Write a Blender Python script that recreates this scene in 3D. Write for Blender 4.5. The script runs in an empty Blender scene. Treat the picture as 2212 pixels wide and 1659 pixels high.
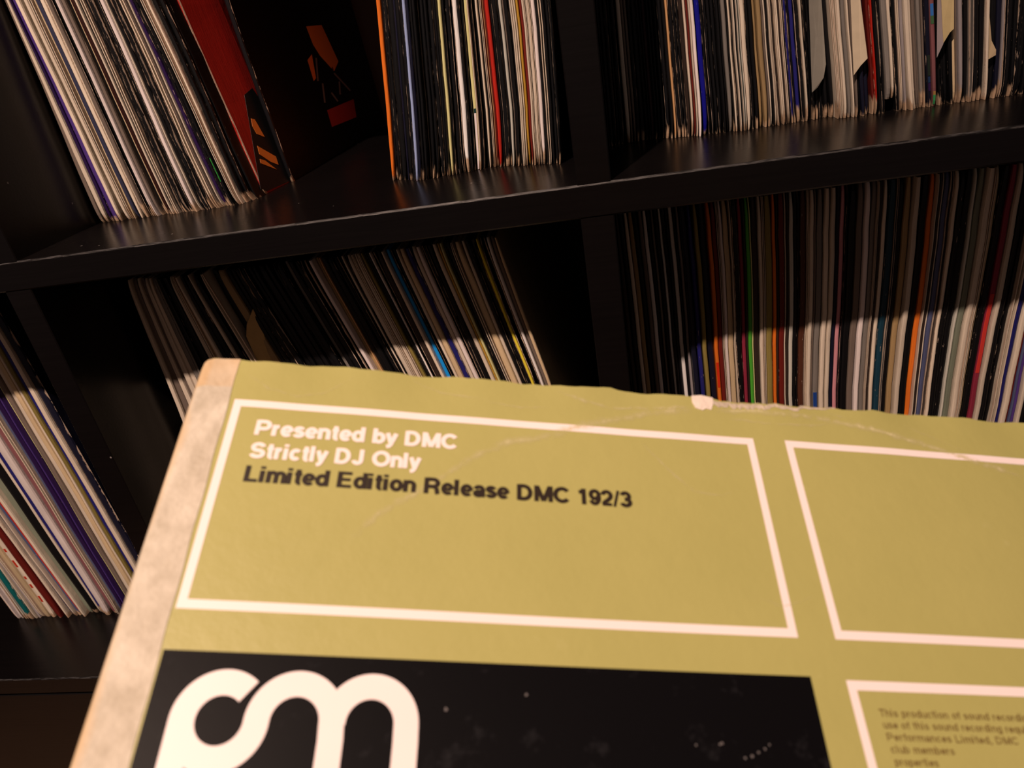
import bpy, bmesh, math, random
from mathutils import Matrix, Vector
random.seed(7)
S = 0.01                                   # centimetres -> metres
# ------------------------------------------------------------------ camera
RC = [Vector((0.9829031667615624, 0.09880032987441047, -0.15537007300892858)),
      Vector((-0.09138553629252777, -0.4707890600293394, -0.877500053967644)),
      Vector((-0.15984382542537956, 0.8766961593239694, -0.4537111368480854))]   # right, down, forward
CAM = Vector((35.2994221643659, -38.465145012628696, 8.635325234905864))
F, CX, CY = 1567.8965194311513, 1106.0, 829.5
scn = bpy.context.scene
cd = bpy.data.cameras.new('camera'); cam = bpy.data.objects.new('camera', cd)
scn.collection.objects.link(cam); scn.camera = cam
r, d, f = RC
cam.matrix_world = Matrix(((r.x, -d.x, -f.x, CAM.x * S), (r.y, -d.y, -f.y, CAM.y * S), (r.z, -d.z, -f.z, CAM.z * S), (0, 0, 0, 1)))
cd.sensor_fit = 'HORIZONTAL'; cd.sensor_width = 36.0; cd.lens = F / 2212 * 36.0
cd.clip_start = 0.01; cd.clip_end = 20
cd.dof.use_dof = True; cd.dof.focus_distance = 0.445; cd.dof.aperture_fstop = cd.lens / 1.45
# ------------------------------------------------------------------ world, lamp light, exposure
w = bpy.data.worlds.new('world'); scn.world = w; w.use_nodes = True
w.node_tree.nodes['Background'].inputs[0].default_value = (0.066, 0.048, 0.043, 1)
w.node_tree.nodes['Background'].inputs[1].default_value = 1.0
LAMP = Vector((-1, -96, 136))
ld = bpy.data.lights.new('ceiling_lamp_light', 'SPOT'); lo = bpy.data.objects.new('ceiling_lamp_light', ld)
scn.collection.objects.link(lo); lo.location = LAMP * S
ld.energy = 172; ld.color = (1.0, 0.70, 0.55); ld.shadow_soft_size = 0.020
ld.spot_size = math.radians(62); ld.spot_blend = 1.0
lo.rotation_euler = (Vector((4, -18, -2)) - LAMP).to_track_quat('-Z', 'Y').to_euler()
scn.view_settings.view_transform = 'Standard'; scn.view_settings.look = 'None'
scn.view_settings.exposure = 0.0; scn.view_settings.gamma = 1.0; scn.view_settings.use_curve_mapping = False
# ------------------------------------------------------------------ helpers
COL = scn.collection
def link(name, me, parent=None, mat=None):
    o = bpy.data.objects.new(name, me); COL.objects.link(o)
    if parent is not None: o.parent = parent
    if mat is not None and me is not None: me.materials.append(mat)
    return o
def tag(o, label, cat=None, group=None, kind=None):
    if label: o['label'] = label
    if cat: o['category'] = cat
    if group: o['group'] = group
    if kind: o['kind'] = kind
    return o
def mesh(name, vs, fs, scale=S):
    me = bpy.data.meshes.new(name); me.from_pydata([(v[0] * scale, v[1] * scale, v[2] * scale) for v in vs], [], fs); me.update()
    return me
def ray(px, py):
    return RC[0] * ((px - CX) / F) + RC[1] * ((py - CY) / F) + RC[2]
def at_y(px, py, y):
    v = ray(px, py); return CAM + v * ((y - CAM.y) / v.y)
def srgb(c):
    return [((x / 255) / 12.92 if x <= 10.3 else ((x / 255 + .055) / 1.055) ** 2.4) for x in c]
def node_mat(name):
    m = bpy.data.materials.new(name); m.use_nodes = True; nt = m.node_tree
    return m, nt, nt.nodes['Principled BSDF']
def N(nt, t, **kw):
    n = nt.nodes.new(t)
    for k, v in kw.items(): setattr(n, k, v)
    return n
def M(nt, op, a, b=None, c=None, clamp=False):
    n = nt.nodes.new('ShaderNodeMath'); n.operation = op; n.use_clamp = clamp
    for i, x in enumerate((a, b, c)):
        if x is None: continue
        if isinstance(x, (int, float)): n.inputs[i].default_value = x
        else: nt.links.new(x, n.inputs[i])
    return n.outputs[0]
def mixc(nt, fac, a, b):
    n = nt.nodes.new('ShaderNodeMix'); n.data_type = 'RGBA'
    for s, x in ((n.inputs[0], fac), (n.inputs[6], a), (n.inputs[7], b)):
        if isinstance(x, (int, float)): s.default_value = x
        elif isinstance(x, (tuple, list)): s.default_value = (*x[:3], 1)
        else: nt.links.new(x, s)
    return n.outputs[2]
def noise(nt, vec, scale, detail=3, rough=.55, w=None):
    n = N(nt, 'ShaderNodeTexNoise', noise_dimensions='4D' if w is not None else '3D')
    n.inputs['Scale'].default_value = scale; n.inputs['Detail'].default_value = detail; n.inputs['Roughness'].default_value = rough
    if vec is not None: nt.links.new(vec, n.inputs['Vector'])
    if w is not None: nt.links.new(w, n.inputs['W'])
    return n.outputs['Fac']
def simple(name, col, rough=.5, spec=.4, var=.12, scale=60.0, bump=0.0):
    m, nt, b = node_mat(name)
    tc = N(nt, 'ShaderNodeTexCoord'); nz = noise(nt, tc.outputs['Object'], scale, 4)
    k = M(nt, 'MULTIPLY_ADD', nz, 2 * var, 1 - var)
    hs = N(nt, 'ShaderNodeHueSaturation'); hs.inputs['Color'].default_value = (*col, 1); nt.links.new(k, hs.inputs['Value'])
    nt.links.new(hs.outputs[0], b.inputs['Base Color']); b.inputs['Roughness'].default_value = rough
    b.inputs['Specular IOR Level'].default_value = spec
    if bump:
        bp = N(nt, 'ShaderNodeBump'); bp.inputs['Strength'].default_value = bump; bp.inputs['Distance'].default_value = .001
        nt.links.new(nz, bp.inputs['Height']); nt.links.new(bp.outputs[0], b.inputs['Normal'])
    return m
# ------------------------------------------------------------------ materials
def shelf_material():
    m, nt, b = node_mat('black_brown_laminate')
    tc = N(nt, 'ShaderNodeTexCoord'); mp = N(nt, 'ShaderNodeMapping'); nt.links.new(tc.outputs['Object'], mp.inputs[0])
    mp.inputs['Scale'].default_value = (4, 90, 90)
    g = noise(nt, mp.outputs[0], 5, 5, .6)
    vo = N(nt, 'ShaderNodeTexVoronoi'); vo.inputs['Scale'].default_value = 62; nt.links.new(tc.outputs['Object'], vo.inputs['Vector'])
    sp = N(nt, 'ShaderNodeSeparateColor'); nt.links.new(vo.outputs['Color'], sp.inputs[0])
    dot = M(nt, 'MULTIPLY', M(nt, 'LESS_THAN', vo.outputs['Distance'], .045), M(nt, 'GREATER_THAN', sp.outputs[0], .72))
    base = mixc(nt, g, (.0020, .0017, .0019), (.0046, .0038, .0041))
    nt.links.new(mixc(nt, M(nt, 'MULTIPLY', dot, .55), base, (.35, .33, .32)), b.inputs['Base Color'])
    sm = noise(nt, tc.outputs['Object'], 14, 3)
    nt.links.new(M(nt, 'MULTIPLY_ADD', sm, .16, .20), b.inputs['Roughness'])
    b.inputs['Specular IOR Level'].default_value = .34
    bp = N(nt, 'ShaderNodeBump'); bp.inputs['Strength'].default_value = .10; bp.inputs['Distance'].default_value = .0006
    nt.links.new(g, bp.inputs['Height']); nt.links.new(bp.outputs[0], b.inputs['Normal'])
    return m
def edge_material():
    m, nt, b = node_mat('worn_edge_band')
    tc = N(nt, 'ShaderNodeTexCoord'); mp = N(nt, 'ShaderNodeMapping'); nt.links.new(tc.outputs['Object'], mp.inputs[0])
    mp.inputs['Scale'].default_value = (55, 900, 900)
    g = noise(nt, mp.outputs[0], 2.4, 4, .65)
    k = M(nt, 'MULTIPLY', M(nt, 'SUBTRACT', g, .42), 6, clamp=True)
    nt.links.new(mixc(nt, k, (.004, .004, .004), (.055, .054, .056)), b.inputs['Base Color'])
    b.inputs['Roughness'].default_value = .35
    return m
def card_material(joined=False):
    """printed cardboard sleeve: colour from the object, wear from the object's own wear values, in the sleeve's own coordinates"""
    m, nt, b = node_mat('printed_card_sleeve')
    oi = N(nt, 'ShaderNodeObjectInfo'); rc = N(nt, 'ShaderNodeAttribute', attribute_name='rc')
    def prop(n): return N(nt, 'ShaderNodeAttribute', attribute_name=n, attribute_type='OBJECT').outputs['Fac']
    if joined:
        wa = N(nt, 'ShaderNodeAttribute', attribute_name='wear'); ws = N(nt, 'ShaderNodeSeparateXYZ'); nt.links.new(wa.outputs['Vector'], ws.inputs[0]); ew, sw, cw = ws.outputs
        ta = N(nt, 'ShaderNodeAttribute', attribute_name='tint'); COLR, RND = ta.outputs['Color'], ta.outputs['Alpha']
    else:
        ew, sw, cw = prop('edge_wear'), prop('spot_wear'), prop('corner_wear'); COLR, RND = oi.outputs['Color'], oi.outputs['Random']
    sp = N(nt, 'ShaderNodeSeparateXYZ'); nt.links.new(rc.outputs['Vector'], sp.inputs[0])
    x, y, z = sp.outputs
    W = M(nt, 'MULTIPLY', RND, 91.0)
    def vec(a, b_, c):
        n = N(nt, 'ShaderNodeCombineXYZ'); nt.links.new(M(nt, 'MULTIPLY', x, a), n.inputs[0]); nt.links.new(M(nt, 'MULTIPLY', y, b_), n.inputs[1]); nt.links.new(M(nt, 'MULTIPLY', z, c), n.inputs[2])
        return n.outputs[0]
    nA = noise(nt, vec(.35, .5, .30), 3.0, 5, .68, W)
    nB = noise(nt, vec(1.0, 1.5, .55), 2.1, 4, .62, M(nt, 'ADD', W, 13.0))
    nC = noise(nt, vec(.5, .6, .22), 1.6, 3, .55, M(nt, 'ADD', W, 31.0))
    ax = M(nt, 'ABSOLUTE', x)
    front = M(nt, 'LESS_THAN', y, .16)
    side = M(nt, 'MULTIPLY', M(nt, 'LESS_THAN', y, .9), .0)
    thr = M(nt, 'MULTIPLY_ADD', ew, -.66, 1.21)
    e = M(nt, 'MULTIPLY', M(nt, 'SUBTRACT', M(nt, 'MULTIPLY_ADD', M(nt, 'SUBTRACT', nA, .5), 1.15, ax), thr), 10, clamp=True)
    e = M(nt, 'MULTIPLY', e, front)
    s = M(nt, 'MULTIPLY', M(nt, 'SUBTRACT', nB, M(nt, 'MULTIPLY_ADD', sw, -.26, .80)), 22, clamp=True)
    s = M(nt, 'MULTIPLY', s, M(nt, 'LESS_THAN', y, .5))
    wear = M(nt, 'MAXIMUM', e, s)
    c = M(nt, 'MULTIPLY', M(nt, 'SUBTRACT', M(nt, 'MULTIPLY_ADD', M(nt, 'SUBTRACT', nA, .5), 1.6, cw), z), 4, clamp=True)
    c = M(nt, 'MULTIPLY', c, M(nt, 'LESS_THAN', y, .6))
    hs = N(nt, 'ShaderNodeHueSaturation'); nt.links.new(COLR, hs.inputs['Color'])
    nt.links.new(M(nt, 'MULTIPLY_ADD', nC, .55, .72), hs.inputs['Value'])
    cream = mixc(nt, nB, (.46, .34, .24), (.80, .66, .54))
    col = mixc(nt, wear, hs.outputs[0], cream)
    col = mixc(nt, c, col, mixc(nt, nB, (.26, .17, .10), (.66, .49, .34)))
    nt.links.new(col, b.inputs['Base Color'])
    nt.links.new(M(nt, 'MULTIPLY_ADD', M(nt, 'MAXIMUM', wear, c), .42, .40), b.inputs['Roughness'])
    b.inputs['Specular IOR Level'].default_value = .35
    bp = N(nt, 'ShaderNodeBump'); bp.inputs['Strength'].default_value = .35; bp.inputs['Distance'].default_value = .0006
    nt.links.new(M(nt, 'ADD', wear, nB), bp.inputs['Height']); nt.links.new(bp.outputs[0], b.inputs['Normal'])
    return m
MAT_SHELF, MAT_EDGE, MAT_CARD = shelf_material(), edge_material(), card_material()
REF = (0.88, 0.605, 0.475)                       # lit white card in the photograph
def albedo(c, lo_=.004):
    l = srgb(c); return [min(.86, max(lo_, l[i] / REF[i])) for i in range(3)]
def plain(name, c, **kw): return simple(name, albedo(c), **kw)

# ------------------------------------------------------------------ the shelf unit
T, W_, H_ = 1.8, 33.5, 33.5
unit = tag(link('cube_shelf', None), 'black-brown open cube shelf unit with scuffed edges holding the records', 'shelf')
unit.location = (0, 0, -72.4 * S)
def box_parts(name, x0, x1, y0, y1, z0, z1, ch=.10, horiz=True, mat=MAT_SHELF, parent=unit):
    """board with a chamfered front arris"""
    if horiz:
        prof = [(y0, z0 + ch), (y0, z1 - ch), (y0 + ch, z1), (y1, z1), (y1, z0), (y0 + ch, z0)]
        vs = [(x0, a, b) for a, b in prof] + [(x1, a, b) for a, b in prof]
    else:
        prof = [(y0, x0 + ch), (y0, x1 - ch), (y0 + ch, x1), (y1, x1), (y1, x0), (y0 + ch, x0)]
        vs = [(b, a, z0) for a, b in prof] + [(b, a, z1) for a, b in prof]
    n = 6
    fs = [list(range(n))[::-1], list(range(n, 2 * n))] + [[i, (i + 1) % n, n + (i + 1) % n, n + i] for i in range(n)]
    me = mesh(name, vs, fs)
    bm = bmesh.new(); bm.from_mesh(me); bmesh.ops.recalc_face_normals(bm, faces=bm.faces); bm.to_mesh(me); bm.free()
    o = link(name, me, parent, mat); o.location = (0, 0, 72.4 * S) if parent is unit else (0, 0, 0)
    return o
D = 39.0
XS = [-37.1, -1.8, 33.5, 68.8]
for z in (33.5, 0 - T, -35.3 - T, -72.4):
    bd = box_parts('shelf_board', -37.1, 70.6, 0, D, z, z + T)
    # scuffed pale band along the top front arris
    segs = 160; vs = []; fs = []
    for i in range(segs + 1):
        x = -37.1 + (70.6 + 37.1) * i / segs; j = random.uniform(-.004, .004)
        vs += [(x, -.003, z + T - .104 + j), (x, .049, z + T - .049), (x, .103 + j, z + T + .003)]
    for i in range(segs):
        for k in (0, 1): fs.append([3 * i + k, 3 * i + 3 + k, 3 * i + 4 + k, 3 * i + 1 + k])
    link('worn_edge', mesh('worn_edge', vs, fs), bd, MAT_EDGE)
for x in XS:
    for z0 in (0, -35.3, -70.6):
        box_parts('divider', x, x + T, .05, D, z0, z0 + H_, ch=.06, horiz=False)
for x in XS[:3]:                                   # closed fronts of the lowest row
    box_parts('door_panel', x + T + .15, x + T + W_ - .15, .15, 1.7, -70.45, -37.4, ch=.08)
# ------------------------------------------------------------------ room
MAT_WALL = simple('dull_grey_paint', (.16, .14, .13), rough=.8, var=.05, scale=9)
def slab(name, x0, x1, y0, y1, z0, z1, m):
    vs = [(x, y, z) for z in (z0, z1) for y in (y0, y1) for x in (x0, x1)]
    fs = [(0, 2, 3, 1), (4, 5, 7, 6), (0, 1, 5, 4), (2, 6, 7, 3), (0, 4, 6, 2), (1, 3, 7, 5)]
    return tag(link(name, mesh(name, vs, fs), None, m), None, kind='structure')
slab('wall_back', -220, 250, 43.0, 55, -74, 190, MAT_WALL)
slab('floor', -220, 250, -230, 55, -80, -72.4, simple('warm_wood_floor', (.28, .165, .095), rough=.6, scale=12))

# ------------------------------------------------------------------ records on the shelves
PAL = dict(cr=(208, 168, 138), pk=(216, 177, 158), wh=(226, 195, 180), tn=(192, 147, 106), kr=(150, 108, 68), br=(108, 82, 67), db=(46, 30, 23),  # br: brown spines, plus some cream ones with their shade put into the colour
           bk=(13, 10, 10), bn=(20, 17, 28), gr=(120, 98, 84), lg=(192, 164, 140), sl=(78, 72, 92), ds=(50, 44, 58), nv=(32, 26, 78), bl=(16, 12, 104),
           pu=(72, 42, 92), dp=(36, 14, 46), rd=(168, 30, 18), dr=(96, 22, 15), xr=(44, 16, 11), orr=(218, 96, 26), yl=(226, 176, 46), mu=(170, 114, 36),
           ye=(206, 174, 112), cb=(24, 120, 172), gn=(74, 142, 36), ol=(128, 98, 46), cm=(138, 36, 48), pi=(196, 116, 112), te=(14, 78, 72),
           td=(24, 50, 58), mv=(142, 116, 106), mr=(78, 42, 42), og=(116, 105, 82), lv=(152, 146, 168), oc=(202, 134, 84), rb=(76, 36, 22), md=(122, 66, 62))
CNAME = dict(cr='cream', pk='pinkish cream', wh='white', tn='tan', kr='kraft brown', br='grey-brown', db='dark brown', bk='black', bn='blue-black', gr='warm grey',
             lg='pale grey', sl='slate blue', ds='dark slate', nv='navy', bl='bright blue', pu='purple', dp='dark purple', rd='red', dr='dark red', xr='oxblood',
             orr='orange', yl='yellow', mu='mustard', ye='straw yellow', cb='sky blue', gn='green', ol='olive', cm='crimson', pi='pink', te='teal', td='dark teal',
             mv='mauve', mr='maroon', og='olive grey', lv='lavender', oc='apricot', rb='red-brown', md='dusky red')
FLAG = dict(e='with pale worn spine edges', w='with heavily scuffed spine', s='with chipped spine', o='with open edge', d='set back', u='raised', )
GROUPS = {
 'UA': dict(y=260, z=0.0, desc='upper left cube', grp='leaning records in the upper left cube',
   Y=[(121, 8.1), (180, 8.0), (260, 7.8), (340, 7.5), (430, 7.7), (470, 8.4), (500, 9.6)],
   lean=[(121, -.005), (150, -.06), (335, -.085), (430, -.135), (469, -.120), (481, -.142), (500, -.145)], sat=1,
   rec='121-130 br,130-140 cr,140-147 dp s,147-159 pu s,160-169 cr,169-174 br d,174-182 cr,182-188 cr o,188-192 br d,192-196 tn,196-206 ds,206-215 cr w,215-218 cr,218-226 br,226-233 bk o,233-237 bk,237-243 pk,243-246 sl,246-250 pk,250-258 br s,258-266 bk d,266-270 tn,270-279 xr,279-284 cr,284-289 bk,289-296 cr o,296-302 bk w,302-309 bk w,309-317 bk w,317-326 bk w,326-332 bk o,332-341 pk,341-345 cr,345-354 bk e,354-363 bk w,363-370 bk w,370-377 bk w,377-387 cr o,387-391 br,391-395 cr,395-404 dp s,404-412 bk w,412-420 bk,420-428 bk e,428-436 cr o,436-443 cr w,443-456 bk,456-469 bk e,469-481 bk'),
 'UB': dict(y=230, z=0.0, desc='upper middle stack', grp='upright records at the right of the upper left cube',
   Y=[(837, 8.5), (880, 7.6), (900, 7.1), (960, 7.3), (1020, 7.8), (1045, 8.4), (1100, 7.5), (1180, 6.6), (1206, 6.2)],
   lean=[(837, .149), (995, .108), (1073, .065), (1205, .04)], sat=1,
   rec='833-842 orr,842-847 bk,847-855 bk w,855-867 bk,867-872 bn e,872-881 bk,881-888 bk w,888-894 lv,894-901 bn e,901-908 bk,908-916 bk,916-923 br o d,923-932 bk,932-940 bk,940-951 bk w,951-958 bk,958-963 bk e,963-971 ye,971-976 bk e,976-987 bk s,987-994 bk o,994-1006 wh,1006-1012 bk s,1012-1018 bk e,1019-1028 ye,1028-1032 cr,1032-1040 bk w,1040-1047 bk,1047-1052 cr w,1052-1057 bk,1057-1061 cr o,1061-1065 oc,1065-1069 dr,1069-1078 rd,1078-1083 bk e,1083-1094 bk w,1094-1098 bk,1098-1105 lg,1105-1109 br d,1109-1118 bk,1118-1121 bk e,1121-1125 cr,1125-1129 cr,1129-1133 cr,1133-1139 mu,1139-1146 dr d,1146-1151 cr,1151-1155 cr o,1155-1160 cr,1160-1164 cr o,1164-1173 pk,1173-1179 bk,1179-1186 cr o,1186-1193 bk,1193-1201 bk,1201-1207 bk e'),
 'UR': dict(y=160, z=0.0, desc='upper right cube', grp='records in the upper right cube',
   Y=[(1300, 9.5), (1400, 10.0), (1440, 9.3), (1510, 8.8), (1600, 8.4), (1650, 8.7), (1720, 8.7), (1770, 8.7), (1830, 7.7), (1900, 7.7), (2212, 7.5)],
   lean=[(1300, .007), (1515, -.054), (1648, -.088), (1823, -.139), (1918, -.152), (2076, -.129), (2165, -.095), (2230, -.08)], sat=1,
   rec='1297-1305 bk e,1305-1314 bk,1314-1322 bk e,1322-1330 bk,1330-1338 bk e,1342-1352 cr,1352-1358 br,1358-1365 br,1365-1373 bk e,1373-1384 bk,1384-1392 bk e,1392-1397 bk,1397-1406 mr s,1406-1413 bk,1413-1421 bk s,1421-1430 bk,1430-1440 bk e,1440-1448 bk,1448-1454 oc,1454-1463 bk e,1463-1470 bk e,1470-1476 bk e,1476-1485 db,1486-1492 cr w,1492-1497 dr,1497-1501 cr,1501-1509 pk,1510-1523 bl s,1523-1529 bk e,1529-1536 bk w,1536-1545 bk,1545-1554 bk e,1554-1562 bk,1562-1568 bk,1568-1578 gr,1578-1581 bk,1581-1587 cr,1587-1591 bk e,1591-1595 cr w,1595-1600 bn,1600-1607 lg o,1607-1618 cr,1618-1625 bk e,1625-1634 bk,1634-1643 kr d,1643-1654 kr,1654-1659 br,1659-1663 cr,1663-1668 bk,1668-1671 cr w,1671-1674 cr o,1674-1682 db w,1682-1685 cr,1685-1689 cr,1689-1694 db,1694-1699 cr o,1699-1703 bk,1703-1709 nv w,1709-1714 bk e,1714-1725 nv,1725-1735 bk w,1735-1741 cr,1741-1746 bk e,1746-1751 bk w,1751-1757 bk,1757-1768 bk d,1768-1778 bk e d,1778-1790 bk d,1790-1803 bk d,1803-1809 cr o,1809-1818 cr o,1818-1828 cr,1829-1839 gr,1839-1844 cr,1844-1852 br,1852-1856 bk e,1856-1868 bn,1868-1880 bn d,1882-1889 dr,1889-1895 rd e,1895-1904 bk,1904-1911 bk w,1912-1926 gr u,1926-1934 cr u,1934-1943 bk w,1943-1949 cr o,1950-1958 mv,1958-1969 cr,1969-1975 cr w,1975-1981 br,1981-1986 br,1986-1995 gr,1995-2001 br,2001-2011 bn,2013-2024 md,2025-2032 bk,2032-2037 bk w,2037-2047 bk,2047-2058 bk,2059-2067 tn w,2067-2071 br,2071-2081 mv,2082-2092 bk,2092-2101 gr o,2101-2114 bk,2114-2127 bk,2127-2135 cr w,2135-2148 bk,2148-2160 bn,2160-2165 mv,2165-2171 bk o,2171-2182 bk,2182-2192 bk,2192-2200 bk w,2200-2210 bk e,2210-2222 bk'),
 'LL': dict(y=770, z=-35.3, desc='lower middle cube', grp='leaning records in the lower middle cube',
   Y=[(340, 7.4), (376, 7.4), (392, 6.9), (450, 6.6), (1170, 6.4)],
   lean=[(345, .02), (420, -.08), (520, -.22), (680, -.29), (940, -.232), (1130, -.2), (1165, -.187)], sat=0,
   rec='341-351 cr,351-364 br,364-375 cr,375-383 br,383-391 cr,391-401 cr w,401-413 gr w,413-418 gr,418-432 bk,432-449 bk,449-457 cr,457-464 cr o,464-472 tn,472-481 cr,481-492 bk,492-504 bk,504-513 cr w,513-527 bk s,527-541 bk e,541-553 cr o,553-575 bk d,575-597 kr,597-609 bk,609-620 bk,620-634 bk w,634-648 bk e,648-660 bk,660-672 bk,672-690 bk,690-702 bk,702-713 bk e,713-728 bk,728-739 gr d,739-752 bk,752-766 bk w,766-779 bk o,779-785 bk e,785-794 pk,794-803 kr d,803-807 oc,807-820 bk,820-834 bk,834-842 bk,842-846 bk w,846-851 bk,851-857 cr,857-861 bk e,861-872 cr,872-877 cr o,877-883 cr,883-889 cr o,889-897 ol,897-904 bk w,904-908 bk,908-913 wh,913-921 bk o,921-933 db s,933-941 cr w,941-951 cb,951-955 bk e,955-963 bk s,963-970 cr,970-982 tn,982-994 nv w,994-1003 cr,1004-1014 pk,1014-1020 bk o,1020-1026 bk w,1026-1036 bk,1036-1046 cr,1046-1051 mu,1051-1057 ye,1057-1064 bk e,1064-1073 bk w,1073-1080 cr o,1080-1095 tn,1095-1103 cr,1103-1113 bk w,1113-1123 bk w,1123-1130 yl,1130-1143 bk o,1144-1151 wh,1151-1160 br,1160-1168 tn w'),
 'LR': dict(y=815, z=-35.3, desc='lower right cube', grp='records in the lower right cube',
   Y=[(1345, 9.9), (1488, 9.9), (1508, 8.7), (1600, 8.1), (2230, 7.9)],
   lean=[(1345, -.02), (1515, -.035), (1650, -.02), (1805, -.006), (1850, -.003), (2110, .028), (2230, .03)], sat=0,
   rec='1345-1355 bk,1355-1365 bk,1365-1375 db,1375-1385 bk,1385-1394 cr,1394-1404 kr,1404-1414 bk,1414-1423 br,1423-1432 wh,1432-1440 bk,1440-1446 gr,1446-1455 bk,1455-1461 wh,1461-1468 bk e,1468-1475 bk,1475-1484 wh,1484-1490 bk,1490-1497 mv,1497-1511 bn,1512-1522 nv s,1523-1533 ol,1534-1548 bn s,1548-1557 orr,1557-1567 dr,1567-1571 cr o,1571-1578 pk,1578-1590 tn,1591-1594 cr,1594-1606 bk w,1607-1616 cm e,1616-1620 db,1620-1629 gn,1629-1632 ye,1632-1644 db,1644-1652 cr,1652-1656 cr o,1656-1670 ol s,1671-1679 orr,1679-1683 db,1683-1695 dr s,1695-1698 cr,1698-1703 db,1703-1713 lg,1713-1721 bk,1721-1725 bk e,1725-1738 rb s,1738-1742 cr o,1742-1751 cr,1751-1755 br,1755-1768 gr,1769-1780 cr,1781-1791 cr,1792-1801 bn,1801-1811 pi,1811-1815 bk e,1815-1830 bk,1831-1845 br,1846-1857 pk,1858-1868 gr,1868-1871 cr o,1871-1879 db s,1879-1888 cr,1889-1902 td s,1903-1907 gr o,1907-1918 bk s,1919-1932 kr,1933-1945 cr,1946-1961 bk,1962-1974 orr,1974-1977 cr,1977-1984 db w,1984-1987 cr,1988-1998 sl,1998-2006 br o,2006-2014 cr,2014-2026 bk s,2026-2040 bk s,2041-2047 lg,2047-2060 og,2061-2074 cr,2074-2079 cr o,2079-2088 tn,2088-2102 bk s,2103-2116 cm,2117-2128 cr,2128-2139 bk,2139-2143 gr,2143-2151 bk s,2151-2162 cr o,2163-2176 nv,2177-2191 cr,2192-2197 dr,2197-2203 sl,2203-2212 pu,2212-2222 cr,2222-2235 bk'),
 'FL': dict(y=1200, z=-35.3, desc='lower left cube', grp='records in the lower left cube',
   Y=[(-60, 7.2), (-30, 6.9), (-10, 7.2), (150, 7.4), (300, 6.9)],
   lean=[(-60, -.05), (-30, -.075), (85, -.13), (150, -.07), (200, -.05), (299, -.055)], sat=0,
   rec='-60--46 pk o,-46--38 lg o,-37--25 te e,-25--18 cr,-18--7 mv,-7-0 cr o,0-13 tn,13-27 cr,28-44 dr,44-51 bk,51-58 cr w,58-70 dp,70-74 cr,74-82 sl s,82-90 rd e,90-98 cr,98-114 og,114-132 bk,132-139 cr,139-150 nv,150-165 pk,165-178 md,178-185 cr o,185-190 sl,190-200 dp,200-203 pu,203-213 dp s,213-219 ye,219-229 br,229-240 cr,240-250 tn,250-255 cr,255-263 ol,263-274 nv s,274-284 cr,284-299 bn e'),
}
def interp(tab, x):
    if x <= tab[0][0]: return tab[0][1]
    for (a, p), (b, q) in zip(tab, tab[1:]):
        if x <= b: return p + (q - p) * (x - a) / (b - a)
    return tab[-1][1]
def rise(h, sat):
    """how far the lean has grown at height h: stacked sleeves straighten against the cube's side"""
    if not sat: return h
    k, c = (12, 5) if sat == 1 else (17, 4)
    return h if h < k else k + c * (1 - math.exp(-(h - k) / c))
SIZE = 31.3
ZST = [0, .12, .3, .6, 1.0, 1.6, 2.4, 3.4, 4.6, 6, 7.5, 9, 10.5, 12, 13.5, 15, 17, 19, 21, 23, 25, 27, 28.5, 29.6, 30.4, 30.9, 31.2, SIZE]
def sleeve_mesh(edges, opened, rng, wave=(0, 0, .02, 0), fill=1.0):
    """one record sleeve: rest frame x = thickness, y = depth from the spine, z = height"""
    (xl0, ll, sl), (xr0, lr, sr), lo_x, hi_x = edges
    if opened:
        ring = [(-1, 31.2), (-1, 15), (-1, .0), (-.52, .0), (-.46, .55), (.46, .55), (.52, .0), (1, .0), (1, 15), (1, 31.2)]
    else:
        ring = [(-1, 31.2), (-1, 15), (-1, .16), (-.80, .035), (-.35, .0), (.35, .0), (.80, .035), (1, .16), (1, 15), (1, 31.2)]
    n = len(ring); vs = []; at = []
    p3 = rng.uniform(0, 6.28); p1, p2, amp, kink = wave; crush = rng.uniform(.0, .28); pin = rng.uniform(.40, .72)
    for z in ZST:
        e = min(z, SIZE - z)
        k = pin + (1 - pin) * (1 - math.exp(-e / 1.3));
        xl, xr = max(lo_x, xl0 + ll * rise(z, sl)), min(hi_x, xr0 + lr * rise(z, sr)); cx, h = (xl + xr) / 2, max(.018, (xr - xl) / 2 * fill)
        wob = amp * math.sin(z * .55 + p1) + .4 * amp * math.sin(z * 1.7 + p2) + kink * math.exp(-z / .7)
        yb = crush * math.exp(-e / .35) + .03 * math.sin(z * .4 + p3)
        for a, y in ring:
            vs.append((a * h * k + cx + wob * (1 if y < 5 else .3), y + (yb if y < 5 else 0), z)); at.append((a, y, z))
    fs = []
    for j in range(len(ZST) - 1):
        for i in range(n):
            i2 = (i + 1) % n
            fs.append((j * n + i, j * n + i2, (j + 1) * n + i2, (j + 1) * n + i))
    # ends
    if opened:
        for b0, fl in ((0, 1), ((len(ZST) - 1) * n, 0)):
            for q in ((0, 1, 2, 3), (0, 3, 4, 5), (0, 5, 9, 9), (9, 5, 6, 8), (6, 7, 8, 8)):
                qq = []
                for v in q:
                    if b0 + v not in qq: qq.append(b0 + v)
                fs.append(qq[::-1] if not fl else qq)
    else:
        fs.append(tuple(range(n))); fs.append(tuple(range((len(ZST) - 1) * n, len(ZST) * n))[::-1])
    me = mesh('record_sleeve', vs, fs)
    bm = bmesh.new(); bm.from_mesh(me); bmesh.ops.recalc_face_normals(bm, faces=bm.faces); bm.to_mesh(me); bm.free()
    a = me.attributes.new('rc', 'FLOAT_VECTOR', 'POINT')
    a.data.foreach_set('vector', [c for v in at for c in v])
    return me
def ordinal(n):
    return f"{n}{'th' if 10 <= n % 100 <= 20 else {1: 'st', 2: 'nd', 3: 'rd'}.get(n % 10, 'th')}"
REC = {}
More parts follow.
